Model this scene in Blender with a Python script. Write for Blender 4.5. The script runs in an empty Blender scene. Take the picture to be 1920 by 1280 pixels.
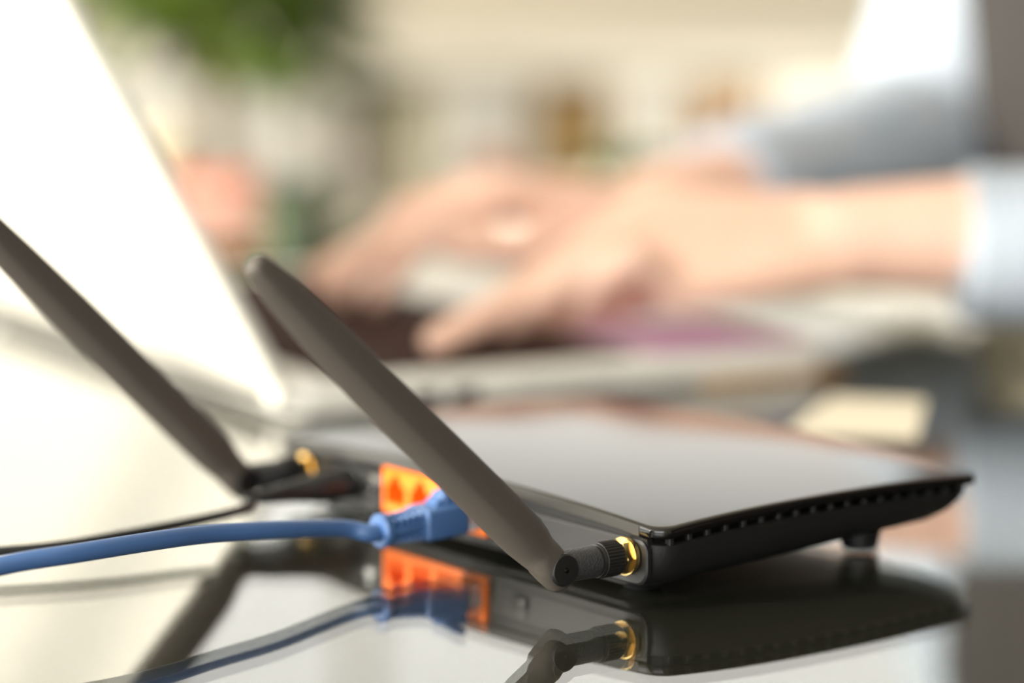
import bpy, bmesh, math, random
from mathutils import Vector, Matrix
from mathutils import noise as mnoise
random.seed(7)
sc = bpy.context.scene
C = sc.collection
Z0 = 740.0                       # table top above the floor, mm
PI = math.pi
def V(*a): return Vector(a)

# ------------------------------------------------------------------ camera
F = 5500.0; PITCH = 0.142
CAM = V(-44.0, -857.0, 202.0)    # mm, table top is z = 0
cam_d = bpy.data.cameras.new('camera'); cam = bpy.data.objects.new('camera', cam_d); C.objects.link(cam)
cam.location = (CAM.x/1000, CAM.y/1000, (CAM.z+Z0)/1000)
cam.rotation_euler = (PI/2-PITCH, 0, 0)
cam_d.sensor_width = 36; cam_d.lens = F/1920*36; cam_d.clip_start = .02; cam_d.clip_end = 60
cam_d.dof.use_dof = True; cam_d.dof.focus_distance = 0.868; cam_d.dof.aperture_fstop = 3.3
sc.camera = cam
# ------------------------------------------------------------------ world, sun, daylight, front fill, exposure
w = bpy.data.worlds.new('sky'); sc.world = w; w.use_nodes = True
bgn = w.node_tree.nodes['Background']; bgn.inputs[0].default_value = (1.0, .975, .90, 1); bgn.inputs[1].default_value = 1.8
def light(kind, name, loc, direction, energy, col, **k):
    d = bpy.data.lights.new(name, kind); o = bpy.data.objects.new(name, d); C.objects.link(o)
    o.location = (loc[0]/1000, loc[1]/1000, (loc[2]+Z0)/1000)
    o.rotation_euler = Vector(direction).to_track_quat('-Z', 'Y').to_euler()
    d.energy = energy; d.color = col
    for a, b in k.items(): setattr(d, a, b)
    return o
light('SUN', 'sun', (-2000, 300, 1200), (.88, .37, -.27), 6.5, (1, .93, .80), angle=math.radians(3))
light('AREA', 'daylight_left_window', (-2000, 50, 900), (1, .1, -.15), 60, (1, .95, .84), shape='RECTANGLE', size=2.5, size_y=1.6)
light('AREA', 'front_fill_light', (-900, -2200, 950), (.35, 1, -.25), 42, (.97, .98, 1), shape='RECTANGLE', size=2.2, size_y=1.5)  # added soft fill from behind the camera, lifts the camera-facing sides
vs = sc.view_settings; vs.view_transform = 'Standard'; vs.look = 'None'; vs.gamma = 1; vs.use_curve_mapping = False
vs.exposure = 0.0
sc.cycles.use_denoising = True
sc.cycles.max_bounces = 10; sc.cycles.transmission_bounces = 10; sc.cycles.glossy_bounces = 6
sc.cycles.caustics_refractive = True; sc.cycles.caustics_reflective = True; sc.cycles.blur_glossy = .5
sc.cycles.sample_clamp_indirect = 6

# ------------------------------------------------------------------ helpers
def srgb(r, g, b):
    f = lambda c: c/12.92 if c <= .04045 else ((c+.055)/1.055)**2.4
    return (f(r/255), f(g/255), f(b/255), 1)
def mat(name, col, rough=.5, metal=0., spec=.5, coat=0., bump=0., bscale=400., var=0., vscale=30., sss=0., emit=0., ior=1.5, trans=0., coat_rough=.05, spread=None):
    m = bpy.data.materials.new(name); m.use_nodes = True
    nt = m.node_tree; b = nt.nodes['Principled BSDF']
    if len(col) == 3: col = srgb(*col)
    b.inputs['Base Color'].default_value = col
    b.inputs['Roughness'].default_value = rough; b.inputs['Metallic'].default_value = metal
    b.inputs['Specular IOR Level'].default_value = spec; b.inputs['Coat Weight'].default_value = coat
    b.inputs['Coat Roughness'].default_value = coat_rough
    b.inputs['IOR'].default_value = ior; b.inputs['Transmission Weight'].default_value = trans
    if sss:
        b.inputs['Subsurface Weight'].default_value = sss; b.inputs['Subsurface Radius'].default_value = (.012, .004, .002); b.inputs['Subsurface Scale'].default_value = 1
    if emit:
        b.inputs['Emission Color'].default_value = col; b.inputs['Emission Strength'].default_value = emit
    if bump or var:
        tc = nt.nodes.new('ShaderNodeTexCoord')
    if bump:
        n = nt.nodes.new('ShaderNodeTexNoise'); n.inputs['Scale'].default_value = bscale; n.inputs['Detail'].default_value = 3
        bu = nt.nodes.new('ShaderNodeBump'); bu.inputs['Strength'].default_value = bump; bu.inputs['Distance'].default_value = .0004
        nt.links.new(tc.outputs['Object'], n.inputs['Vector']); nt.links.new(n.outputs['Fac'], bu.inputs['Height']); nt.links.new(bu.outputs['Normal'], b.inputs['Normal'])
    if var:
        n = nt.nodes.new('ShaderNodeTexNoise'); n.inputs['Scale'].default_value = vscale; n.inputs['Detail'].default_value = 4
        r = nt.nodes.new('ShaderNodeValToRGB')
        r.color_ramp.elements[0].position = .3; r.color_ramp.elements[1].position = .7
        r.color_ramp.elements[0].color = tuple(c*(1-var) for c in col[:3])+(1,)
        r.color_ramp.elements[1].color = tuple(min(1, c*(1+var)) for c in col[:3])+(1,)
        nt.links.new(tc.outputs['Object'], n.inputs['Vector']); nt.links.new(n.outputs['Fac'], r.inputs['Fac']); nt.links.new(r.outputs['Color'], b.inputs['Base Color'])
    return m
def loc_of(parent):
    v = V(0, 0, 0)
    while parent is not None:
        v += parent.location; parent = parent.parent
    return v
def mk(name, verts, faces, m, parent=None, ang=28):
    """verts in mm, table-top frame; the mesh is stored relative to its parent"""
    off = loc_of(parent)
    me = bpy.data.meshes.new(name)
    me.from_pydata([(v[0]/1000-off.x, v[1]/1000-off.y, (v[2]+Z0)/1000-off.z) for v in verts], [], faces)
    bm = bmesh.new(); bm.from_mesh(me); bmesh.ops.recalc_face_normals(bm, faces=bm.faces); bm.to_mesh(me); bm.free()
    if ang:
        me.polygons.foreach_set('use_smooth', [True]*len(me.polygons)); me.set_sharp_from_angle(angle=math.radians(ang))
    me.materials.append(m)
    o = bpy.data.objects.new(name, me); C.objects.link(o); o.parent = parent
    return o
def tag(o, label=None, cat=None, group=None, kind=None):
    if label: o['label'] = label
    if cat: o['category'] = cat
    if group: o['group'] = group
    if kind: o['kind'] = kind
    return o
def thing(name, p, label, cat, group=None):
    o = bpy.data.objects.new(name, None); C.objects.link(o); o.empty_display_size = .02
    o.location = (p[0]/1000, p[1]/1000, (p[2]+Z0)/1000)
    return tag(o, label, cat, group)
def copy(o, parent, dmm):
    c = o.copy(); C.objects.link(c); c.parent = parent; c.location = o.location + Vector(dmm)/1000
    return c
def join(*parts):
    vs_, fs = [], []
    for v, f in parts:
        k = len(vs_); vs_ += list(v); fs += [tuple(i+k for i in q) for q in f]
    return vs_, fs
def box(c, size, ax=None, bev=0., seg=2):
    """bevelled box; ax = (ux, uy, uz)"""
    ux, uy, uz = ax or (V(1,0,0), V(0,1,0), V(0,0,1)); c = Vector(c)
    bm = bmesh.new(); bmesh.ops.create_cube(bm, size=1)
    for v in bm.verts: v.co = V(v.co.x*size[0], v.co.y*size[1], v.co.z*size[2])
    if bev: bmesh.ops.bevel(bm, geom=list(bm.edges), offset=bev, segments=seg, affect='EDGES', profile=.5)
    vs_ = [c+ux*v.co.x+uy*v.co.y+uz*v.co.z for v in bm.verts]; fs = [tuple(v.index for v in f.verts) for f in bm.faces]
    bm.free(); return vs_, fs
def frame(d):
    d = Vector(d).normalized(); a = V(0,0,1) if abs(d.z) < .95 else V(1,0,0)
    u = d.cross(a).normalized(); return d, u, d.cross(u).normalized()
def lathe(p, d, prof, n=32, ripple=None):
    """prof = [(t, r)] along axis d from p; closed with caps"""
    d, u, v = frame(d); p = Vector(p); vs_, fs = [], []
    for t, r in prof:
        for k in range(n):
            a = 2*PI*k/n; rr = r
            if ripple and ripple[0] <= t <= ripple[1]: rr = r - (ripple[2] if k % 2 else 0)
            vs_.append(p+d*t+(u*math.cos(a)+v*math.sin(a))*rr)
    for i in range(len(prof)-1):
        for k in range(n):
            fs.append((i*n+k, i*n+(k+1) % n, (i+1)*n+(k+1) % n, (i+1)*n+k))
    fs.append(tuple(range(n))); fs.append(tuple((len(prof)-1)*n+k for k in range(n)))
    return vs_, fs
def spline(pts, n=10):
    pts = [Vector(p) for p in pts]; P = [pts[0]*2-pts[1]]+pts+[pts[-1]*2-pts[-2]]; out = []
    for i in range(1, len(P)-2):
        for k in range(n):
            t = k/n; a, b, c, d = P[i-1:i+3]
            out.append(.5*((2*b)+(c-a)*t+(2*a-5*b+4*c-d)*t*t+(3*b-a-3*c+d)*t**3))
    out.append(pts[-1]); return out
def tube(pts, r, n=14, smooth=8):
    P = spline(pts, smooth) if smooth else [Vector(p) for p in pts]
    vs_, fs = [], []; u = None
    for i, p in enumerate(P):
        d = (P[min(i+1, len(P)-1)]-P[max(i-1, 0)]).normalized()
        if u is None: _, u, _ = frame(d)
        u = (u-d*u.dot(d)).normalized(); v = d.cross(u)
        rr = r if not callable(r) else r(i/(len(P)-1))
        for k in range(n):
            a = 2*PI*k/n; vs_.append(p+(u*math.cos(a)+v*math.sin(a))*rr)
    for i in range(len(P)-1):
        for k in range(n): fs.append((i*n+k, i*n+(k+1) % n, (i+1)*n+(k+1) % n, (i+1)*n+k))
    fs.append(tuple(range(n))); fs.append(tuple((len(P)-1)*n+k for k in range(n)))
    return vs_, fs
def table_pt(u, v, z=0.):
    """point of the plane z (mm above the table) that the photograph shows at pixel u, v"""
    a = V((u-960)/F, 1, -(v-640)/F); cp, sp = math.cos(PITCH), math.sin(PITCH)
    r = V(a.x, a.y*cp+a.z*sp, -a.y*sp+a.z*cp); return CAM + r*((z-CAM.z)/r.z)
def depth_pt(u, v, D):
    a = V((u-960)/F, 1, -(v-640)/F); cp, sp = math.cos(PITCH), math.sin(PITCH)
    return CAM + V(a.x, a.y*cp+a.z*sp, -a.y*sp+a.z*cp)*D

# ------------------------------------------------------------------ materials
m_black = mat('matte black plastic', (22, 22, 23), .42, bump=.25, bscale=2500)
m_gloss = mat('glossy black plastic', (10, 10, 11), .13, spec=.6, bump=.02, bscale=60)
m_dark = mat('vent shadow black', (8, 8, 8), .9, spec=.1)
m_rib = mat('vent rib plastic', (30, 30, 31), .5)
m_ant = mat('antenna satin black', (80, 75, 70), .5, spec=.25, bump=.1, bscale=1500)
m_grain = mat('grained black plastic', (48, 49, 52), .38, bump=1., bscale=1800)
m_gold = mat('gold plated brass', (236, 204, 138), .2, metal=1)
m_orange = mat('orange port plastic', (248, 120, 20), .45)
m_blue = mat('blue cable rubber', (62, 96, 146), .36, spec=.7, bump=.05, bscale=300)
m_bluegap = mat('blue boot gaps', (14, 34, 74), .8)
m_clear = mat('clear plug plastic', (225, 232, 240), .08, trans=.7)
m_cord = mat('black cord rubber', (26, 28, 30), .4)
m_steel = mat('polished steel', (200, 200, 200), .2, metal=1)
m_alu = mat('brushed aluminium', (228, 226, 218), .38)
m_lid = mat('white lid shell', (238, 235, 225), .35)
m_key = mat('brown black key caps', (62, 40, 35), .7, spec=.12)
m_screen = mat('dark screen glass', (20, 22, 26), .08)
m_skin = mat('skin', (246, 204, 184), .5, sss=.15, var=.08, vscale=25)
m_nail = mat('finger nail', (240, 195, 178), .25)
m_hair = mat('brown hair', (60, 42, 30), .5, bump=.4, bscale=200)
m_shirt = None
m_vest = mat('grey wool vest', (50, 47, 46), .9, bump=.6, bscale=700)
m_trouser = mat('khaki trouser cloth', (150, 142, 120), .9)
m_green = mat('leaf green', (88, 112, 34), .5, var=.25, vscale=12)
m_green2 = mat('dark leaf green', (66, 98, 58), .5, var=.2, vscale=12)

def check_mat():
    m = mat('white shirt with fine blue check', (225, 232, 238), .85); nt = m.node_tree; b = nt.nodes['Principled BSDF']
    tc = nt.nodes.new('ShaderNodeTexCoord'); ck = nt.nodes.new('ShaderNodeTexChecker')
    ck.inputs['Scale'].default_value = 330; ck.inputs['Color1'].default_value = srgb(194, 200, 206); ck.inputs['Color2'].default_value = srgb(152, 170, 192)
    nt.links.new(tc.outputs['Object'], ck.inputs['Vector']); nt.links.new(ck.outputs['Color'], b.inputs['Base Color']); return m
m_shirt = check_mat()

# ------------------------------------------------------------------ the room
m_floor = mat('dark wood floor', (62, 50, 40), .5, var=.2, vscale=3)
m_wall = mat('cream wall paint', (247, 240, 222), .8, var=.03, vscale=2)
m_wall2 = mat('brown panelled wall', (66, 56, 50), .8, var=.1, vscale=2)
m_ceil = mat('ceiling paint', (150, 140, 128), .9)
m_frame = mat('white window frame', (232, 228, 215), .4)
XL, XR, YF, YB, ZB, ZT = -2100, 2400, -2300, 3300, -Z0, 1900
def struct(name, geo, m, parent=None):
    o = mk(name, *geo, m, parent, ang=30)
    if parent is None: o['kind'] = 'structure'
    return o
def bx(x0, x1, y0, y1, z0, z1, bev=0): return box(((x0+x1)/2, (y0+y1)/2, (z0+z1)/2), (x1-x0, y1-y0, z1-z0), None, bev)
struct('floor', bx(XL-100, XR+100, YF-100, YB+100, ZB-60, ZB), m_floor)
struct('ceiling', bx(XL-100, XR+100, YF-100, YB+100, ZT, ZT+60), m_wall)
struct('wall_right', bx(XR, XR+100, YF, YB, ZB, ZT), m_wall2)
# back wall with a wide window opening, left wall with another
def wall_with_hole(name, axis, at, a0, a1, h0, h1, wx0, wx1, wz0, wz1, m):
    ps = []
    for (p0, p1, q0, q1) in ((a0, wx0, h0, h1), (wx1, a1, h0, h1), (wx0, wx1, h0, wz0), (wx0, wx1, wz1, h1)):
        if p1-p0 < 1 or q1-q0 < 1: continue
        ps.append(bx(p0, p1, at, at+100, q0, q1) if axis == 'y' else bx(at-100, at, p0, p1, q0, q1))
    struct(name, join(*ps), m)
BW = (-1500, 2200, 330, 1700); LW = (-1300, 1350, 0, 1750)
wall_with_hole('wall_back', 'y', YB, XL, XR, ZB, ZT, *BW, m_wall)
wall_with_hole('wall_front', 'y', YF-100, XL, XR, ZB, ZT, -2000, 400, 150, 1750, m_wall)
wall_with_hole('wall_left', 'x', XL, YF, YB, ZB, ZT, *LW, m_wall)
def window(name, axis, at, w_, nm):
    x0, x1, z0, z1 = w_
    def seg(a0, a1, c0, c1, nmx):
        g = bx(a0, a1, at+30, at+80, c0, c1, 3) if axis == 'y' else bx(at-80, at-30, a0, a1, c0, c1, 3)
        return g
    root = struct(name, join(seg(x0, x1, z0, z0+45, 0), seg(x0, x1, z1-45, z1, 0), seg(x0, x0+45, z0, z1, 0), seg(x1-45, x1, z0, z1, 0)), m_frame)
    for k in range(1, nm):
        x = x0+(x1-x0)*k/nm; mk('mullion', *seg(x-18, x+18, z0+40, z1-40, 0), m_frame, root)
    s = bx(x0-30, x1+30, at-70, at+5, z0-28, z0-2, 4) if axis == 'y' else bx(at-5, at+70, x0-30, x1+30, z0-28, z0-2, 4)
    mk('window_sill', *s, m_frame, root)
window('window_added', 'y', YF-100, (-2000, 400, 150, 1750), 3)  # unseen window added behind the camera to let fill light in
window('window_1', 'y', YB, BW, 3); window('window_2', 'x', XL, LW, 3)

# ------------------------------------------------------------------ the glass table
def glass_mat():
    # clear sheet: mirrors by Fresnel at both faces, lets the rest straight through
    m = bpy.data.materials.new('clear tabletop glass'); m.use_nodes = True; nt = m.node_tree; nt.nodes.clear()
    N = nt.nodes.new; K = nt.links.new
    out = N('ShaderNodeOutputMaterial'); mix = N('ShaderNodeMixShader'); tr = N('ShaderNodeBsdfTransparent'); gl = N('ShaderNodeBsdfGlossy')
    fr = N('ShaderNodeFresnel'); geo = N('ShaderNodeNewGeometry'); mr = N('ShaderNodeMapRange')
    gl.inputs['Roughness'].default_value = 0.; gl.inputs['Color'].default_value = (1, 1, 1, 1); tr.inputs['Color'].default_value = (.985, 1, .99, 1)
    mr.inputs['To Min'].default_value = 1.5; mr.inputs['To Max'].default_value = 1/1.5
    K(geo.outputs['Backfacing'], mr.inputs['Value']); K(mr.outputs['Result'], fr.inputs['IOR'])
    K(fr.outputs['Fac'], mix.inputs['Fac']); K(tr.outputs[0], mix.inputs[1]); K(gl.outputs[0], mix.inputs[2]); K(mix.outputs[0], out.inputs['Surface'])
    return m
m_glass = glass_mat()
m_board = mat('dark warm grey board', (40, 39, 33), 1., spec=0.)
O = V(-133, 326, 0); H_ = V(-.47, .8827, 0).normalized(); S_ = V(H_.y, -H_.x, 0)
EZ = V(0, 0, 1)
def Q(a, b, z=0.): return O+S_*a+H_*b+V(0, 0, z)
DA0, DA1, DB0, DB1 = -1000, 430, -700, 1090
dc = Q((DA0+DA1)/2, (DB0+DB1)/2)
desk = thing('glass_desk', (dc.x, dc.y, -Z0), 'wide desk with clear glass top over dark grey board, under router and laptop', 'desk')
mk('glass_top', *box(dc-EZ*.85, (DA1-DA0, DB1-DB0, 1.7), (S_, H_, EZ)), m_glass, desk, 0)
mk('backing_board', *box(dc-EZ*15.2, (DA1-DA0-6, DB1-DB0-6, 26.4), (S_, H_, EZ)), m_board, desk, 0)
for sa in (DA0+70, DA1-70):
    for sb_ in (DB0+70, DB1-70):
        mk('leg', *lathe(Q(sa, sb_, -Z0), EZ, [(0, 24), (6, 26), (700, 26), (711, 30)], 20), m_steel, desk)

# ------------------------------------------------------------------ the router
YAW = 0.911
EX = V(-math.cos(YAW), math.sin(YAW), 0); EY = V(math.sin(YAW), math.cos(YAW), 0); EZ = V(0, 0, 1)
L, W = 206.0, 139.6
def R(x, y, z=0.): return EX*x+EY*y+V(0, 0, z)
def ztop(x, y):
    u = 2*x/L-1; v = 2*y/W-1
    return 22.3 + 1.2*y/W + 3.6*(1-.2*max(0, y/W))*(1-abs(u)**2.3) + 2.5*(1-abs(v)**2.4)
def zbot(y): return 2.0 + .05*max(y, 0)
def rrect(x0, x1, y0, y1, rr, rf, n=10, m=14):
    """rounded rectangle; rr = corner radius at the rear (y0), rf at the front"""
    out = []
    def arc(cx, cy, r, a0):
        for k in range(n+1):
            a = a0+PI/2*k/n; out.append((cx+r*math.cos(a), cy+r*math.sin(a)))
    def side(p, q):
        for k in range(1, m): out.append((p[0]+(q[0]-p[0])*k/m, p[1]+(q[1]-p[1])*k/m))
    arc(x0+rr, y0+rr, rr, PI); side((x0+rr, y0), (x1-rr, y0))
    arc(x1-rr, y0+rr, rr, 1.5*PI); side((x1, y0+rr), (x1, y1-rf))
    arc(x1-rf, y1-rf, rf, 0); side((x1-rf, y1), (x0+rf, y1))
    arc(x0+rf, y1-rf, rf, .5*PI); side((x0, y1-rf), (x0, y0+rr))
    return out
def loft(rings, cap0=True, cap1=True):
    n = len(rings[0]); vs_ = [p for r in rings for p in r]; fs = []
    for i in range(len(rings)-1):
        for k in range(n): fs.append((i*n+k, i*n+(k+1) % n, (i+1)*n+(k+1) % n, (i+1)*n+k))
    if cap0: fs.append(tuple(range(n)))
    if cap1: fs.append(tuple((len(rings)-1)*n+k for k in range(n)))
    return vs_, fs
router = thing('wireless_router', R(L/2, W/2), 'black wireless router with glossy arched cover and two antennas on the glass desk', 'router')
GAP = 5.6
levels = [(0, 15, 3.5, 22, 10), (.03, 11, 1.8, 15, 12), (.14, 7, 1.2, 9, 13), (.35, 4.2, 1.0, 4.5, 13), (.6, 2.2, .9, 2.2, 13), (.85, 1.2, .8, 1.2, 12), (.97, .8, .8, 1, 12), (1, 1.4, 1.3, 1.6, 12)]
rings = []
for t, si, ri, fi, rf in levels:
    rings.append([R(x, y, zbot(y)+(ztop(x, y)-GAP-zbot(y))*t) for x, y in rrect(si, L-si, ri, W-fi, 9, rf)])
shell = mk('base_shell', *loft(rings), m_black, router, 40)
cut = mk('cutter', *box(R(113, 4.5, 13.8), (56.4, 19, 14.4), (EX, EY, EZ)), m_black, router)
bo = shell.modifiers.new('b', 'BOOLEAN'); bo.operation = 'DIFFERENCE'; bo.solver = 'EXACT'; bo.object = cut
dg = bpy.context.evaluated_depsgraph_get(); me = bpy.data.meshes.new_from_object(shell.evaluated_get(dg))
shell.modifiers.clear(); shell.data = me; bpy.data.objects.remove(cut)
me.polygons.foreach_set('use_smooth', [True]*len(me.polygons)); me.set_sharp_from_angle(angle=math.radians(38))
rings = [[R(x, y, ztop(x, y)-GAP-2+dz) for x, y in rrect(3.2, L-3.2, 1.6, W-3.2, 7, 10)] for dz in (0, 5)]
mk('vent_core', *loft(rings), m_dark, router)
# cover
cr = []
for ins, dz in ((1.2, -3.4), (.3, -3.2), (0, -2.7), (0, -.8), (.25, -.25), (.9, 0)):
    cr.append([R(x, y, ztop(x, y)+dz) for x, y in rrect(-.6+ins, L+.6-ins, -.4+ins, W+.6-ins, 6.5-ins*.5, 9-ins*.5)])
base = rrect(-.6+.9, L+.6-.9, -.4+.9, W+.6-.9, 6, 8.5)
for s in (.985, .96, .92, .86, .78, .68, .56, .43, .29, .15, .03):
    cr.append([R(L/2+(x-L/2)*s, W/2+(y-W/2)*s, ztop(L/2+(x-L/2)*s, W/2+(y-W/2)*s)) for x, y in base])
mk('top_cover', *loft(cr), m_gloss, router, 50)
# bright sloping lip under the rear edge of the cover
lr = []
for k in range(41):
    x = 9+(L-18)*k/40
    lr.append([R(x, 1.0, ztop(x, 0)-.6), R(x, -.5, ztop(x, 0)-.4), R(x, -.5-2.1*(k/40)**1.5, ztop(x, 0)-3.2), R(x, -.45-1.9*(k/40)**1.5, ztop(x, 0)-3.6), R(x, 1.0, ztop(x, 0)-4.3)])
mk('rear_lip', *loft(lr), mat('smoked lip', (46, 45, 42), .3, spec=.3), router, 30)
# closed rear wall between shell and lip
lr = []
for k in range(41):
    x = 6+(L-12)*k/40
    lr.append([R(x, 2.4, ztop(x, 0)-7), R(x, .7, ztop(x, 0)-7), R(x, .2, ztop(x, 0)-4.0), R(x, 2.4, ztop(x, 0)-4.0)])
mk('rear_wall', *loft(lr), m_black, router, 30)
# raised rear panel that carries the sockets
rp = [(0, 0.9, 0), (.0, -.25, 0), (.6, -.7, 0)]
for x0_, x1_ in ((5, 83.5), (142.5, L-5)):
    rings = []
    for ins, yy, _ in rp:
        rings.append([R(x, yy, z) for x, z in rrect(x0_+ins, x1_-ins, 4.2+ins, 18.2-ins, 5, 4, 5, 16)])
    mk('rear_panel', *loft(rings), m_black, router, 18)
# vent ribs in the gap under the cover, one by one
for side in (0, 1):
    for k in range(18):
        y = 6.2+k*7.35; x = 2.7 if side == 0 else L-2.7
        zc = ztop(x, y)-3.9
        o = mk('vent_rib', *box(R(x, y, zc-.6), (2.4, 1.9, 3.4), (EX, EY, EZ), .25, 1), m_rib, router)
# feet
for (x, y) in ((22, 12), (L-22, 12), (22, 105), (L-22, 105)):
    mk('rubber_foot', *lathe(R(x, y, 0), EZ, [(0, 5.2), (.6, 6), (zbot(y)-.5, 7.2), (zbot(y)+4, 7.6)], 24), m_cord, router)
# orange port block: four sockets
block = mk('port_block', *join(box(R(113, 3.5, 21.0), (56.4, 9, .8), (EX, EY, EZ), .15), box(R(113, 3.5, 6.9), (56.4, 9, .8), (EX, EY, EZ), .15)), m_orange, router)
def socket_geo(xc, zc):
    inner = [(-5.6, -4.6), (5.6, -4.6), (5.6, 1.8), (3, 1.8), (3, 3.8), (1.7, 3.8), (1.7, 5.5), (-1.7, 5.5), (-1.7, 3.8), (-3, 3.8), (-3, 1.8), (-5.6, 1.8)]
    outer = [(-7, -6.6), (7, -6.6), (7, 1.8), (7, 3.2), (7, 5), (7, 6.6), (2, 6.6), (-2, 6.6), (-7, 6.6), (-7, 5), (-7, 3.2), (-7, 1.8)]
    outer = [(-7, -6.6), (7, -6.6), (7, 1.8), (7, 3.8), (7, 6.6), (1.7, 6.6), (.9, 6.6), (-.9, 6.6), (-1.7, 6.6), (-7, 6.6), (-7, 3.8), (-7, 1.8)]
    rg = []
    rg.append([R(xc+x, 10, zc+z) for x, z in outer]); rg.append([R(xc+x, -1.0, zc+z) for x, z in outer])
    rg.append([R(xc+x, -1.0, zc+z) for x, z in inner]); rg.append([R(xc+x, 9.5, zc+z) for x, z in inner])
    return loft(rg, False, True)
s0 = mk('port_socket', *socket_geo(92, 13.9), m_orange, block, 20)
for k in (1, 2, 3):
    copy(s0, block, EX*14*k)
# power jack, button, reset hole
mk('power_jack', *lathe(R(160, 1, 13), -EY, [(0, 5.6), (2.4, 5.6), (2.6, 5.2), (2.6, 3)], 28), m_cord, router)
pb = mk('power_button', *lathe(R(148, 1, 14.5), -EY, [(0, 3.6), (1.9, 3.6), (3.0, 3.0), (3.2, 1)], 24), m_steel, router)
mk('reset_button', *box(R(66, -.8, 11), (7, 3, 4), (EX, EY, EZ), .6), m_black, router)

# antennas: blade > barrel, knurled collar, gold nut, pin
def antenna(gx, hz, hinge_len, d, length):
    d = Vector(d).normalized(); g = R(gx, 0, hz); hp = R(gx, -hinge_len, hz)
    ax = -EX                                     # hinge axis, towards the camera
    ax = (ax-d*ax.dot(d)).normalized(); nn = d.cross(ax).normalized()
    rings = []
    prof = [(-5.7, 1.6, 2.0, -1.2), (-5.4, 3.4, 3.4, -1.1), (-4.4, 4.8, 4.3, -1.0), (-2.5, 5.5, 4.7, -.9), (2, 5.8, 4.9, -.7), (5.5, 5.9, 5.0, -.5), (8, 6.2, 5.2, -.3), (11, 6.6, 5.4, -.1), (16, 7.1, 6.0, 0),
            (30, 7.2, 6.2, 0), (60, 7.1, 6.2, 0), (length*.62, 7.0, 6.0, 0), (length*.8, 6.2, 4.6, .3), (length*.92, 5.2, 4.1, .7), (length-3, 4.2, 3.6, 1.0), (length-.8, 3.6, 3.2, 1.1), (length, 2.6, 2.4, 1.1), (length+.1, .6, .6, 1.1)]
    for t, a, b, off in prof:
        ring = []
        e = 2.4 if t < 7 else 1.38
        tw = math.radians(20)*max(0, min(1, (t-7)/10)); ax2 = ax*math.cos(tw)-nn*math.sin(tw); nn2 = nn*math.cos(tw)+ax*math.sin(tw)
        for k in range(36):
            th = 2*PI*k/36; c, s = math.cos(th), math.sin(th)
            ring.append(hp+d*t+nn*off+nn2*(a*math.copysign(abs(c)**(2/e), c))+ax2*(b*math.copysign(abs(s)**(2/e), s)))
        rings.append(ring)
    bl = mk('antenna', *loft(rings), m_ant, router, 60)
    bl['label'] = 'flat black hinged antenna blade'
    # fork cheek and pin
    mk('fork_cheek', *lathe(hp+ax*3.2, ax, [(0, 5.0), (1.3, 5.0), (1.9, 4.5), (2.0, 2)], 32), m_black, bl)
    mk('hinge_pin', *lathe(hp+ax*5.0, ax, [(0, .9), (.4, .85), (.6, .4)], 16), m_gloss, bl)
    bd = (g-hp).normalized()
    mk('connector_barrel', *lathe(hp, bd, [(-1, 2.0), (.4, 4.1), (1.0, 4.75), (1.6, 4.9), (14.2, 4.9), (14.6, 4.5), (15.2, 4.5)], 40), m_grain, bl)
    mk('knurled_collar', *lathe(hp+bd*14.8, bd, [(0, 4.2), (.2, 5.1), (.9, 5.3), (1.3, 5.05), (1.5, 5.4), (1.6, 5.5), (7.6, 5.5), (8.2, 5.2), (8.6, 4.6)], 64, (1.55, 7.7, .32)), m_black, bl)
    nut = [(hinge_len-5.2, 0)]
    st = hp+bd*(hinge_len-5.6)
    hexg = lathe(st, bd, [(0, 4.9), (.3, 5.5), (2.6, 5.5), (2.9, 5.1)], 6)
    mk('gold_nut', *join(hexg, lathe(st+bd*2.7, bd, [(0, 5.2), (.1, 5.9), (1.7, 5.9), (1.8, 4)], 40), lathe(st-bd*2, bd, [(0, 3.4), (2.4, 3.4)], 24)), m_gold, bl, 25)
    return bl
def aim(hp, tip_px, dy):
    """direction from the hinge to the point seen at tip_px that leans dy towards the camera per unit of x"""
    for D in [x*.5 for x in range(1100, 2400)]:
        q = depth_pt(tip_px[0], tip_px[1], D); v = q-hp
        if v.x < 0 and v.y/v.x < dy and v.y < 0: return v
    return v
def aim2(hp, px, ratio):
    best = None
    for i in range(500, 1200):
        v = depth_pt(px[0], px[1], float(i))-hp; e = abs(v.y-ratio*v.x)
        if best is None or e < best[0]: best = (e, v)
    return best[1]
hn = R(13.4, -28.9, 12.9); v = aim2(hn, (468, 497), .75); antenna(13.4, 12.9, 28.9, v, v.length)
hf = R(186, -28.5, 13.6); v = aim2(hf, (0, 457), .9); antenna(186, 13.6, 28.5, v, 150)

# ------------------------------------------------------------------ cables
def cab(px, T):   # a point seen at px whose foot on the table is seen at row T
    foot = table_pt(px[0], T); D = (foot-CAM).dot(V(0, math.cos(PITCH), -math.sin(PITCH)))
    p = depth_pt(px[0], px[1], D)
    return p
pc = R(92, 0, 13.4)                                     # socket centre
pd = (-EY+V(0, 0, -.04)).normalized()
netc = thing('network_cable', pc-EY*20-V(0, 0, pc.z), 'blue network cable with ribbed boot plugged into the orange ports', 'cable')
pl = 37.0; end = pc+pd*pl
up = EX.cross(pd); up = up if up.z > 0 else -up; ax_p = (EX, pd, up)
path = [end-pd*9, end-pd*2, end+pd*4, cab((640, 990), 1074), cab((520, 993), 1100), cab((400, 1000), 1122), cab((300, 1012), 1144), cab((150, 1036), 1172), cab((0, 1061), 1190), cab((-200, 1115), 1215), cab((-500, 1230), 1300)]
cord = mk('cable_cord', *tube(path, 2.85, 20), m_blue, netc)
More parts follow.
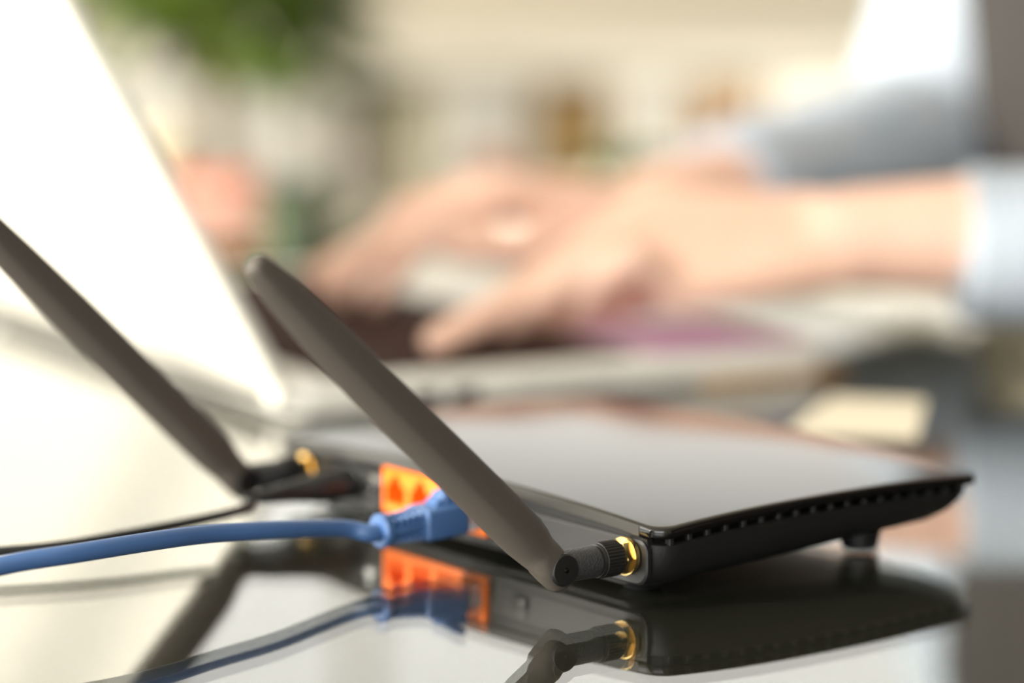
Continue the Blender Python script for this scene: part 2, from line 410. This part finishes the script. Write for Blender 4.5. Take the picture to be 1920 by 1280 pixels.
mk('plug_body', *join(box(pc+pd*1.2+up*-.6, (11.4, 9, 7.6), ax_p, .5), box(pc+pd*4.5+up*-3.4, (11.6, 3, 2.2), ax_p, .4)), m_clear, netc)
mk('plug_contacts', *join(*[box(pc+pd*2.2+up*-4.3+EX*(k-3.5)*1.1, (.5, 5, .8), ax_p) for k in range(8)]), m_gold, netc)
mk('plug_hood', *join(box(pc+pd*14.5, (13.4, 17, 10.2), ax_p, 1.6, 3), box(pc+pd*9.5+up*6.4, (7.6, 10, 5.6), ax_p, 1.4, 3)), m_blue, netc)
mk('latch_cover', *box(pc+pd*11+up*8.6, (6.6, 14, 2.2), (EX, (pd*.86-up*.5).normalized(), (up*.86+pd*.5).normalized()), .8), m_blue, netc)
mk('boot_core', *lathe(pc+pd*22, pd, [(0, 3.2), (12, 2.6)], 24), m_bluegap, netc)
for k in range(5):
    mk('boot_rib', *box(pc+pd*(24+k*2.4), (9.8-.3*k, 1.15, 9.4-.3*k), ax_p, .5), m_blue, netc)
for s in (-1, 1): mk('boot_spine', *box(pc+pd*28.5+EX*s*4.0, (1.6, 13, 1.7), ax_p, .3), m_blue, netc)
for s in (-1, 1): mk('boot_spine', *box(pc+pd*28.5+up*s*4.0, (1.7, 13, 1.6), ax_p, .3), m_blue, netc)
mk('boot_collar', *lathe(pc+pd*34.6, pd, [(0, 4.4), (.5, 5.5), (2.6, 5.6), (3.4, 4.9), (3.5, 3.2)], 32), m_blue, netc)

jx = R(160, 0, 13)
powc = thing('power_cable', jx-EY*20-V(0, 0, jx.z), 'thin black power cable with round plug running left behind the blue cable', 'cable')
jd = (-EY+V(-.02, 0, -.02)).normalized(); je = jx+jd*37
path = [je-jd*8, je, je+jd*6, cab((470, 948), 1008), cab((430, 962), 1016), cab((340, 982), 1030), cab((240, 1001), 1046), cab((120, 1022), 1062), cab((0, 1034), 1072), cab((-250, 1052), 1090), cab((-700, 1090), 1130)]
mk('cable_cord', *tube(path, 1.75, 14), m_cord, powc)
mk('power_plug', *lathe(jx+jd*-1, jd, [(0, 2.4), (2.5, 2.4), (2.6, 4.8), (3.4, 5.4), (16, 5.4), (18, 4.7), (26, 3.6)], 32), m_cord, powc)
mk('strain_relief', *lathe(jx+jd*24, jd, [(0, 3.6), (1.5, 3.6), (1.6, 2.7), (3, 2.7), (3.1, 3.4), (4.6, 3.4), (4.7, 2.5), (6, 2.5), (6.1, 3.1), (7.6, 3.1), (7.7, 2.3), (9, 2.3), (9.1, 2.8), (12, 2.5), (14, 2.0)], 24), m_cord, powc)
m_salmon = mat('salmon petals', (190, 106, 88), .5)

# ------------------------------------------------------------------ the laptop
LD, LW_, BT, FT = 262.0, 385.0, 13.8, 1.3        # depth, width, base thickness, feet
lap = thing('laptop', O+S_*LD/2+H_*LW_/2, 'open laptop with white lid and dark keys, typed on by the person', 'laptop')
def Q(a, b, z=0.): return O+S_*a+H_*b+V(0, 0, z)
def rr2(a0, a1, b0, b1, r, n=6, m=3):
    return rrect(a0, a1, b0, b1, r, r, n, m)
rings = []
for ins, z in ((1.6, FT), (.5, FT+.5), (.1, FT+1.4), (0, FT+6), (0, FT+BT-1), (.3, FT+BT-.25), (1, FT+BT)):
    rings.append([Q(a, b, z-(a/LD)*1.2*(1 if z > FT+5 else 0)) for a, b in rr2(ins, LD-ins, ins, LW_-ins, 9-ins*.5)])
mk('base', *loft(rings), m_alu, lap, 40)
ZK = FT+BT
def zk(a): return ZK-(a/LD)*1.2
kb = mk('keyboard_tray', *loft([[Q(a, b, zk(a)+dz) for a, b in rr2(20, 170, 12, LW_-30, 4)] for dz in (-.5, .35)]), mat('keyboard tray', (66, 46, 42), .8, spec=.1), lap)
key = None
rows = [[22.2]*14, [22.2]*14, [30]+[21.4]*12+[24], [36]+[21.4]*11+[39], [46]+[21.4]*10+[50], [22, 22, 22, 26, 118, 26, 22, 17, 18, 17]]
for r_, ws in enumerate(rows):
    b = 15.; tot = sum(ws); k_ = (LW_-48)/tot
    a = 34+r_*23.2
    for wk in ws:
        wk *= k_
        mk('key', *box(Q(a, b+wk/2, zk(a)+1.1), (19.6 if r_ else 14, wk-3, 1.8), (S_, H_, EZ), .5, 1), m_key, lap)
        b += wk
mk('trackpad', *loft([[Q(a, b, zk(a)+dz) for a, b in rr2(178, 250, 135, 250, 5)] for dz in (-.3, .25)]), mat('trackpad', (205, 200, 192), .3, metal=.2), lap)
for (a, b) in ((22, 25), (22, LW_-25), (LD-22, 25), (LD-22, LW_-25)):
    mk('rubber_foot', *lathe(Q(a, b, 0), EZ, [(0, 6), (.4, 7), (FT+.3, 7.5)], 20), m_cord, lap)
for a in (60, 78.5):
    mk('side_port', *box(Q(a, -.2, FT+4.2), (11.5, .8, 5.6), (S_, H_, EZ), .2), mat('port opening', (20, 24, 28), .6, spec=.2), lap)
for k in range(10):
    mk('side_slot', *box(Q(106+k*5, -.05, FT+7), (1.6, .7, 3.6), (S_, H_, EZ), .1), mat('slot', (150, 150, 146), .5), lap)
# hinge and lid
th = math.radians(29); LL = 252.; LU = -S_*math.sin(th)+EZ*math.cos(th); LN = (S_*math.cos(th)+EZ*math.sin(th))
lo = V(0, 0, FT+BT*.55)+O+S_*1.5
def LP(l, b, n=0.): return lo+H_*b+LU*l+LN*n
rings = []
for ins, n_ in ((2.5, -7.0), (.9, -6.6), (.2, -5.6), (0, -4), (0, -1), (.4, -.3), (1.2, 0)):
    rings.append([LP(l, b, n_) for l, b in rr2(5+ins, LL-ins, ins, LW_-ins, 12)])
lid = mk('lid', *loft(rings), m_lid, lap, 40)
mk('screen', *loft([[LP(l, b, n_) for l, b in rr2(14, LL-8, 8, LW_-8, 4)] for n_ in (-.2, .25)]), m_screen, lid)
mk('hinge', *lathe(Q(-1, 12, FT+BT*.62), H_, [(0, 5.2), (.5, 5.7), (LW_-24.5, 5.7), (LW_-24, 5.2)], 24), mat('dark hinge cover', (84, 82, 74), .5), lap)
mk('hinge_end', *lathe(LP(3, 1.5, -3), H_, [(0, 5), (.8, 5.6), (9, 5.6), (10, 5)], 24), m_lid, lap)
# thin lilac slab imitating a reflection on the palm rest; notebook and paper
def slab(name, cx, th_, m, label, cat, z0=0., bev=.2):
    c = sum((Vector(p) for p in cx), V(0, 0, 0))/4
    vs_ = [V(p.x, p.y, z0) for p in cx]+[V(p.x, p.y, z0+th_) for p in cx]
    return tag(mk(name, vs_, [(0, 1, 2, 3), (4, 5, 6, 7), (0, 1, 5, 4), (1, 2, 6, 5), (2, 3, 7, 6), (3, 0, 4, 7)], m, None, 20), label, cat)
slab('reflection_patch', [Q(176, 7), Q(258, 6), Q(256, 92), Q(176, 96)], .5, mat('lilac reflection colour', (232, 190, 228), .7, spec=.2), 'lilac patch imitating a reflection on the palm rest under the near hand', 'paper', ZK+.05)
slab('notebook', [Q(196, -7), Q(272, -2), Q(266, 120), Q(186, 110)], 1.1, mat('ochre card', (176, 132, 58), .7), 'thin ochre notebook lying under the right side of the laptop', 'notebook')
p = [table_pt(1470, 812), table_pt(1720, 822), table_pt(1735, 752), table_pt(1560, 744)]
slab('paper_sheet', p, .4, mat('cream paper', (204, 197, 178), .8), 'cream sheet of paper on the table to the right of the laptop', 'paper')

# ------------------------------------------------------------------ the person
def capsule(p, q, r0, r1, n=18, flat=None):
    """closed tapered capsule; flat = (axis, factor) squashes it across an axis"""
    p, q = Vector(p), Vector(q); d, u, v = frame(q-p); ln = (q-p).length
    if flat:
        v = (flat[0]-d*flat[0].dot(d)).normalized(); u = d.cross(v).normalized()
    fz = flat[1] if flat else 1.
    vs_, fs = [], []; prof = []
    for k in range(0, 6): a = PI/2*(1-k/5); prof.append((-r0*math.sin(a), max(.02, r0*math.cos(a))))
    for k in range(0, 6): a = PI/2*k/5; prof.append((ln+r1*math.sin(a), max(.02, r1*math.cos(a))))
    for t, r in prof:
        for k in range(n):
            a = 2*PI*k/n; vs_.append(p+d*t+u*math.cos(a)*r+v*math.sin(a)*r*fz)
    for i in range(len(prof)-1):
        for k in range(n): fs.append((i*n+k, i*n+(k+1) % n, (i+1)*n+(k+1) % n, (i+1)*n+k))
    fs.append(tuple(range(n))); fs.append(tuple((len(prof)-1)*n+k for k in range(n)))
    return vs_, fs
def fuse(name, geos, m, parent, voxel, smooth=6):
    """melts closed shapes into one continuous skin"""
    vs_, fs = join(*geos)
    o = mk(name, vs_, fs, m, parent, None)
    md = o.modifiers.new('r', 'REMESH'); md.mode = 'VOXEL'; md.voxel_size = voxel/1000
    ms = o.modifiers.new('s', 'SMOOTH'); ms.iterations = smooth; ms.factor = .6
    dg = bpy.context.evaluated_depsgraph_get(); me = bpy.data.meshes.new_from_object(o.evaluated_get(dg))
    o.modifiers.clear(); o.data = me; me.name = name
    me.polygons.foreach_set('use_smooth', [True]*len(me.polygons)); me.update()
    if not me.materials: me.materials.append(m)
    return o
FW = -S_; SD = H_                       # the person faces the lid; SD points to the person's right (away from the camera)
hipc = Q(675, 132, -190)
person = thing('person', V(hipc.x, hipc.y, -Z0), 'person in checked shirt and grey vest typing with both hands on the laptop', 'person')
def PP(f, s, z): return V(hipc.x, hipc.y, 0)+FW*f+SD*s+V(0, 0, z)      # forward, to the right, up
def chain(pts, rs, **k): return [capsule(pts[i], pts[i+1], rs[i], rs[i+1], **k) for i in range(len(pts)-1)]
def hand(wr, kn, up_, thumb_side, tips, curls, thumb):
    """wr wrist, kn centre of the knuckles; tips for index..little; returns capsules and nail spots"""
    g = []; dirh = (kn-wr).normalized(); side = dirh.cross(up_).normalized()
    if side.dot(thumb_side) < 0: side = -side
    upn = side.cross(dirh); upn = upn if upn.z > 0 else -upn
    kn_pts = []; rr = [8.6, 8.9, 8.4, 7.4]
    for k in range(4):
        off = (1.5-k)*19.5
        kp = kn+side*off-dirh*(3+abs(1.1-k)*4)-upn*(abs(1.3-k)*2.0); kn_pts.append(kp)
        g.append(capsule(wr+side*off*.45+dirh*4, kp, 14, 10.6-.6*(k == 3), flat=(upn, .95)))
    for k, tp in enumerate(tips):
        kp = kn_pts[k]; mid = kp+(tp-kp)*.5; dist = (tp-kp).length; ln = [84, 92, 86, 68][k]*1.0
        bulge = math.sqrt(max(0, (ln/2)**2-(dist/2)**2))*.95
        dn = (tp-kp).normalized(); b = (upn-dn*upn.dot(dn)).normalized()
        p1 = kp+(tp-kp)*.42+b*bulge; p2 = kp+(tp-kp)*.78+b*bulge*.62
        r = rr[k]; g += chain([kp, p1, p2, tp], [r+1.2, r, r-.9, r-2.0])
    base_ = wr+dirh*20+side*22-upn*4
    g += chain([wr+dirh*6+side*10, base_, thumb[0], thumb[1]], [15, 14, 10.5, 7.8])
    g.append(capsule(kn_pts[0]-dirh*12, base_, 10, 12, flat=(upn, .8)))
    return g, kn_pts
geos = []
# near (left) hand
wl = depth_pt(1600, 450, 1335); kl = depth_pt(1205, 458, 1320)
tl = [depth_pt(820, 645, 1300)+V(0, 12, 0), depth_pt(840, 632, 1290), depth_pt(960, 596, 1262), depth_pt(1102, 566, 1250)]
tl = [table_pt(870, 615, ZK+9), table_pt(815, 640, ZK+9), table_pt(950, 610, ZK+12), table_pt(1092, 582, ZK+17)]
g, _ = hand(wl, kl, V(.05, -.62, 1), V(-.2, 1, 0), tl, None, (kl+V(-2, 38, -28), kl+V(-48, 34, -38)))
geos += g
el = wl+V(250, 5, -14)
geos += chain([wl+V(-4, 0, 0), wl+V(60, 2, 2), el], [24, 28, 40], flat=(V(0, .2, 1), .97))
# far (right) hand
wrr = depth_pt(1235, 398, 1475); kr = depth_pt(885, 350, 1440)
tr = [table_pt(705, 560, ZK+9), table_pt(640, 552, ZK+9), table_pt(600, 535, ZK+9), table_pt(585, 515, ZK+14)]
g, _ = hand(wrr, kr, V(.1, .1, 1), V(0, -1, 0), tr, None, (kr+V(28, -36, -26), kr+V(-8, -40, -26)))
geos += g
er = depth_pt(1735, 262, 1680)
geos += chain([wrr+V(-4, 0, 0), wrr+(er-wrr)*.3, er], [25, 29, 40], flat=(V(0, .2, 1), .93))
shl, shr = PP(40, -185, 330), PP(25, 190, 325)
geos += chain([el, el+(shl-el)*.5, shl], [40, 46, 55]); geos += chain([er, er+(shr-er)*.5, shr], [40, 46, 55])
tors = [PP(0, 0, -170), PP(25, 0, -60), PP(45, 0, 80), PP(32, 0, 220), PP(12, 0, 310)]
for s in (-1, 1):
    geos += chain([q+SD*s*x for q, x in zip(tors, (85, 72, 78, 100, 90))], [105, 92, 100, 105, 70])
    geos += [capsule(PP(55, s*60, 330), PP(42, s*185, 330), 60, 52), capsule(PP(0, s*90, -190), PP(400, s*110, -205), 85, 62), capsule(PP(400, s*110, -205), PP(390, s*115, -660), 58, 42), capsule(PP(360, s*115, -705), PP(530, s*125, -712), 30, 24)]
geos += [capsule(PP(55, 0, 330), PP(85, 0, 430), 62, 56), capsule(PP(70, 0, 520), PP(115, 0, 500), 92, 78), capsule(PP(115, 0, 500), PP(135, 0, 450), 66, 40), capsule(PP(200, 0, 500), PP(212, 0, 482), 10, 12),
         capsule(PP(95, -88, 505), PP(92, -90, 475), 12, 9), capsule(PP(95, 88, 505), PP(92, 90, 475), 12, 9)]
fuse('body', geos, m_skin, person, 3.0, 5)
for s in (-1, 1):
    mk('eye', *lathe(PP(178, s*32, 510), FW, [(0, 14), (6, 11), (9, 6), (10, 1)], 16), mat('eye white', (235, 232, 226), .2), person)
mk('mouth', *capsule(PP(180, -20, 440), PP(180, 20, 440), 6, 6, 10), mat('lips', (190, 100, 95), .4), person)
fuse('hair', [capsule(PP(55, 0, 550), PP(105, 0, 560), 98, 84), capsule(PP(30, 0, 490), PP(55, 0, 540), 84, 92)], m_hair, person, 7, 3)
# shirt: sleeves and trunk
cl = wl+V(52, 1, -2); cr_ = wrr+(er-wrr)*.3
sh = []
sh += chain([cl+V(14, 0, 0), cl+V(80, 2, -1), el], [32, 36, 50]); sh += chain([cr_, cr_+(er-cr_)*.4, er], [32, 39, 50])
sh += chain([el, el+(shl-el)*.5, shl], [50, 58, 66]); sh += chain([er, er+(shr-er)*.5, shr], [50, 58, 66])
for s in (-1, 1):
    sh += chain([q+SD*s*x for q, x in zip(tors, (85, 72, 78, 100, 90))], [113, 100, 108, 113, 78]); sh += [capsule(PP(55, s*60, 330), PP(60, s*185, 330), 68, 62)]
fuse('shirt', sh, m_shirt, person, 5, 3)
dl = (el-wl).normalized()
cuff = lathe(cl-dl*2, dl, [(0, 31), (0, 34), (1.5, 35.5), (48, 37.5), (52, 36), (52, 32)], 40)
mk('shirt_cuff', *cuff, m_shirt, person)
dr = (er-wrr).normalized()
mk('shirt_cuff', *lathe(cr_-dr*22, dr, [(0, 31), (0, 34), (1.5, 35.5), (46, 38), (50, 36), (50, 32)], 40), m_shirt, person)
vg = []
for s in (-1, 1):
    vt = [PP(46, 0, 95)]+tors[3:]
    vg += chain([q+SD*s*x for q, x in zip(vt, (80, 98, 84))], [116, 121, 82]); vg += [capsule(PP(58, s*60, 328), PP(60, s*120, 335), 76, 66)]
vg += chain([PP(52, 0, 95), PP(42, 0, 220), PP(20, 0, 300)], [112, 118, 84])
fuse('vest', vg, m_vest, person, 6, 4)
tg = []
for s in (-1, 1):
    tg += chain([q+SD*s*x for q, x in zip(tors[:3], (86, 73, 76))], [117, 111, 113])
    tg += [capsule(PP(0, s*90, -190), PP(400, s*110, -205), 95, 72), capsule(PP(400, s*110, -205), PP(390, s*115, -640), 70, 58)]
fuse('trousers', tg, m_trouser, person, 7, 4)
ch = thing('office_chair', V(hipc.x, hipc.y, -Z0), 'dark office chair that the person sits on at the desk', 'chair')
mk('seat', *box(PP(40, 0, -332), (460, 470, 60), (FW, SD, EZ), 25, 3), m_trouser, ch)
mk('backrest', *box(PP(-200, 0, 0), (50, 420, 480), (FW, SD, EZ), 22, 3), m_trouser, ch)
mk('column', *lathe(PP(40, 0, -700), EZ, [(0, 40), (20, 26), (370, 24)], 24), m_steel, ch)
mk('back_support', *box(PP(-185, 0, -220), (30, 60, 220), (FW, SD, EZ), 6), m_cord, ch)
for k in range(5):
    a = 2*PI*k/5; d = FW*math.cos(a)+SD*math.sin(a)
    mk('leg', *tube([PP(40, 0, -690)+d*20, PP(40, 0, -695)+d*250+V(0, 0, -15)], 17, 12, 0), m_steel, ch)
    mk('caster', *lathe(PP(40, 0, -716)+d*245-d.cross(EZ)*12, d.cross(EZ), [(0, 20), (3, 24), (21, 24), (24, 20)], 20), m_cord, ch)

# ------------------------------------------------------------------ things on the far part of the table
def place(u, v, D): return depth_pt(u, v, D)
def book(name, c, size, rot, mc, mp, label, group=None):
    ux = V(math.cos(rot), math.sin(rot), 0); uy = V(-ux.y, ux.x, 0); b = thing(name, c, label, 'book', group)
    c = Vector(c); w_, d_, h_ = size
    mk('cover', *join(box(c+V(0, 0, 1.5), (w_, d_, 3), (ux, uy, EZ), .4), box(c+V(0, 0, h_-1.5), (w_, d_, 3), (ux, uy, EZ), .4), box(c-ux*(w_/2-1.5)+V(0, 0, h_/2), (3, d_, h_), (ux, uy, EZ), .4)), mc, b)
    mk('pages', *box(c+V(0, 0, h_/2)+ux*1, (w_-6, d_-6, h_-5.5), (ux, uy, EZ), .2), mp, b)
m_page = mat('book pages', (228, 220, 205), .8); m_coral = mat('coral cover', (222, 112, 78), .6); m_pinkc = mat('pale pink cover', (226, 186, 172), .6)
b0 = table_pt(415, 408)
book('book', (b0.x, b0.y+60, 0), (86, 120, 9), .25, m_pinkc, m_page, 'pale grey pink book at the bottom of the far stack')
book('book', (b0.x-12, b0.y+60, 9.2), (66, 100, 13), .1, m_coral, m_page, 'coral orange book on top of the far stack')
# pot plants
leaf_me = None
def leaf_geo(c, d, up_, ln, wd):
    d = Vector(d).normalized(); s = d.cross(up_).normalized(); n = s.cross(d); vs_, fs = [], []
    N = 6
    for i in range(N+1):
        t = i/N; w_ = wd*math.sin(PI*(t*.92+.04))**.8*.5; cc = Vector(c)+d*ln*t-n*ln*.25*t*t
        vs_ += [cc-s*w_+n*w_*.25, cc, cc+s*w_+n*w_*.25, cc-n*.6]
    for i in range(N):
        a = i*4; b = a+4; fs += [(a, a+1, b+1, b), (a+1, a+2, b+2, b+1), (a, a+3, b+3, b), (a+3, a+2, b+2, b+3)]
    fs += [(0, 1, 2, 3), (N*4, N*4+1, N*4+2, N*4+3)]
    return vs_, fs
def plant(name, base, pot_r, pot_h, spread, height, nl, ln, mleaf, mpot, label, seed):
    rd = random.Random(seed); base = Vector(base); t = thing(name, base, label, 'plant')
    mk('pot', *lathe(base, EZ, [(0, pot_r*.72), (2, pot_r*.75), (pot_h-6, pot_r*.97), (pot_h-5, pot_r*1.05), (pot_h, pot_r*1.05), (pot_h, pot_r*.9), (pot_h-5, pot_r*.88)], 28), mpot, t)
    top = base+V(0, 0, pot_h-5)
    for k in range(nl):
        a = rd.uniform(0, 2*PI); rad = spread*math.sqrt(rd.random()); hh = rd.uniform(.25, 1)*height
        q = top+V(math.cos(a)*rad, math.sin(a)*rad, hh)
        if k % 3 == 0: mk('stem', *tube([top+V(rd.uniform(-3, 3), rd.uniform(-3, 3), 0), top+(q-top)*.5+V(0, 0, hh*.08), q], max(.8, pot_r*.035), 6, 3), mleaf, t)
        mk('leaf', *leaf_geo(q-V(math.cos(a), math.sin(a), .2)*ln*.3, (math.cos(a), math.sin(a), rd.uniform(-.3, .7)), V(0, 0, 1), ln*rd.uniform(.8, 1.2), ln*.5), mleaf, t)
m_pot = mat('terracotta', (168, 112, 76), .8); m_potw = mat('white glazed pot', (225, 222, 212), .3)
q = table_pt(545, 452); plant('potted_plant', (q.x, q.y, 0), 17, 20, 20, 26, 40, 18, m_green2, mat('grey green pot', (96, 112, 88), .6), 'small dark green plant in grey green pot behind the laptop lid', 3)

# ------------------------------------------------------------------ sideboard against the back, with things on and in it
SBY = 2250; SBX0, SBX1 = -950, 640
m_white = mat('cream lacquer', (247, 241, 226), .5); m_sbk = mat('cubby back panel', (228, 216, 188), .8)
SZ1 = 60.; CZ1 = 38.; CZ0 = -240.
sb = thing('sideboard', ((SBX0+SBX1)/2, SBY+200, -Z0), 'long cream sideboard with open cubbies standing behind the desk', 'cabinet')
mk('top_panel', *bx(SBX0-10, SBX1+10, SBY-10, SBY+400, CZ1, SZ1, 2), m_white, sb)
mk('bottom_panel', *bx(SBX0, SBX1, SBY, SBY+400, -Z0+60, -Z0+85, 2), m_white, sb)
mk('shelf_panel', *bx(SBX0, SBX1, SBY, SBY+400, CZ0-20, CZ0, 2), m_white, sb)
mk('back_panel', *bx(SBX0, SBX1, SBY+390, SBY+400, -Z0+60, CZ1, 0), m_sbk, sb)
def XD(u, D): return CAM.x+(u-960)/F*D
D0 = SBY+857+60
m_door = mat('cabinet door', (240, 238, 230), .5)
cub = [(636, 822), (984, 1160), (1274, 1436)]            # the open cubbies, the rest has doors
edges = [SBX0]+[XD(u, D0) for c_ in cub for u in c_]+[SBX1]
for x in edges: mk('divider', *bx(min(max(x-9, SBX0), SBX1-18), min(max(x+9, SBX0+18), SBX1), SBY, SBY+392, -Z0+85, CZ1, 1), m_white, sb)
for i in range(0, len(edges)-1, 2):
    x0, x1 = edges[i]+12, edges[i+1]-12; n_ = max(1, round((x1-x0)/250))
    for k in range(n_):
        d_ = mk('door', *bx(x0+(x1-x0)*k/n_+2, x0+(x1-x0)*(k+1)/n_-2, SBY-6, SBY+12, -Z0+90, CZ1-4, 2), m_door, sb)
        mk('knob', *lathe((x0+(x1-x0)*(k+.12)/n_, SBY-6, -60), (0, -1, 0), [(0, 6), (8, 5), (10, 10), (18, 10), (20, 6)], 16), m_steel, d_)
for k in range(4): mk('foot', *bx((SBX0+20, SBX1-60)[k % 2], (SBX0+60, SBX1-20)[k % 2], SBY+(20, 340)[k//2], SBY+(60, 380)[k//2], -Z0, -Z0+60, 2), m_white, sb)
def carton(x0, x1, h, m, label, z=CZ0, y=SBY+6, d=260, name='storage_box', lid=True):
    b = thing(name, ((x0+x1)/2, y+d/2, z), label, 'box')
    mk('box_body', *bx(x0, x1, y, y+d, z, z+h, 2), m, b)
    if lid: mk('box_lid', *bx(x0-3, x1+3, y-3, y+d+3, z+h*.8, z+h+2, 2), m, b)
m_kraft = mat('kraft card', (172, 142, 94), .9, var=.08, vscale=20); m_tan = mat('tan card', (196, 156, 112), .9, var=.08, vscale=20)
carton(XD(1006, D0), XD(1138, D0), 264, m_kraft, 'tall olive brown card box in the sideboard cubby')
carton(XD(1300, D0), XD(1410, D0), 266, m_tan, 'tan card box in the right cubby of the sideboard')
m_gb = mat('grey binder', (168, 160, 148), .7); m_yb = mat('yellow green binder', (188, 184, 150), .7)
def binder(u0, u1, h, m, label):
    x0, x1 = XD(u0, D0), XD(u1, D0); b = thing('ring_binder', ((x0+x1)/2, SBY+120, CZ0), label, 'binder')
    mk('spine', *bx(x0, x1, SBY+20, SBY+28, CZ0, CZ0+h, 2), m, b); mk('cover', *join(bx(x0, x0+3, SBY+26, SBY+250, CZ0, CZ0+h, .5), bx(x1-3, x1, SBY+26, SBY+250, CZ0, CZ0+h, .5)), m, b)
    mk('pages', *bx(x0+4, x1-4, SBY+30, SBY+240, CZ0+4, CZ0+h-6), m_page, b)
binder(650, 738, 258, m_gb, 'grey ring binder in the sideboard, left of the yellow green one')
binder(744, 808, 264, m_yb, 'narrow yellow green ring binder beside the grey one')
# round side table between desk and sideboard, with two small plants
stc = V(-8, 1345, 0)
st_ = thing('side_table', V(stc.x, stc.y, -Z0), 'small round cream side table between desk and sideboard with two plants on it', 'table')
mk('table_top', *lathe(stc-EZ*16, EZ, [(0, 96), (2, 100), (14, 100), (16, 98)], 48), m_white, st_)
mk('pole', *lathe(stc-EZ*725, EZ, [(0, 14), (709, 14)], 20), m_steel, st_)
mk('base', *lathe(stc-EZ*Z0, EZ, [(0, 120), (8, 120), (14, 100), (20, 16)], 40), m_steel, st_)
plant('potted_plant', (XD(935, 2230), 1330, 0), 16, 22, 16, 16, 10, 14, m_salmon, m_pot, 'small pink flowering plant in terracotta pot on the round side table', 5)
plant('potted_plant', (XD(1152, 2230), 1340, -0), 19, 16, 22, 26, 34, 22, m_green, m_potw, 'small bright green plant in white pot on the round side table', 8)
# tall plant left, cup, jar on the sideboard
plant('floor_plant', (XD(385, 3000)-20, 1780, -Z0), 150, 300, 190, 0, 0, 1, m_green, m_pot, 'tall leafy floor plant behind the desk at the left', 11)
fp = bpy.data.objects['floor_plant']
rd = random.Random(4); cx = V(XD(410, 2640), 1780, 0)
mk('trunk', *tube([V(cx.x, cx.y, -Z0+250), V(cx.x+10, cx.y+5, -200), V(cx.x-5, cx.y, 130), V(cx.x, cx.y, 300)], 11, 10, 5), mat('bark', (110, 92, 62), .9, var=.2), fp)
for k in range(230):
    a = rd.uniform(0, 2*PI); e = rd.uniform(-1, 1); r_ = rd.uniform(.3, 1)
    q = cx+V(math.cos(a)*100*r_, math.sin(a)*90*r_, 165+115*e*r_)
    mk('leaf', *leaf_geo(q, (math.cos(a), math.sin(a), rd.uniform(-.6, .4)), V(0, 0, 1), rd.uniform(60, 88), 40), m_green, fp)
cq = V(XD(308, 2230), 1330, 0)
cup = thing('mug', cq, 'cream mug standing on the far end of the desk beyond the book stack', 'mug')
mk('mug_body', *lathe(cq, EZ, [(0, 17), (2, 20), (48, 22), (50, 21.5), (50, 19), (5, 17)], 32), mat('cream glaze', (226, 214, 176), .4), cup)
mk('mug_handle', *tube([cq+V(20, 0, 40), cq+V(36, 0, 36), cq+V(36, 0, 18), cq+V(18, 0, 10)], 3.5, 10, 5), m_potw, cup)
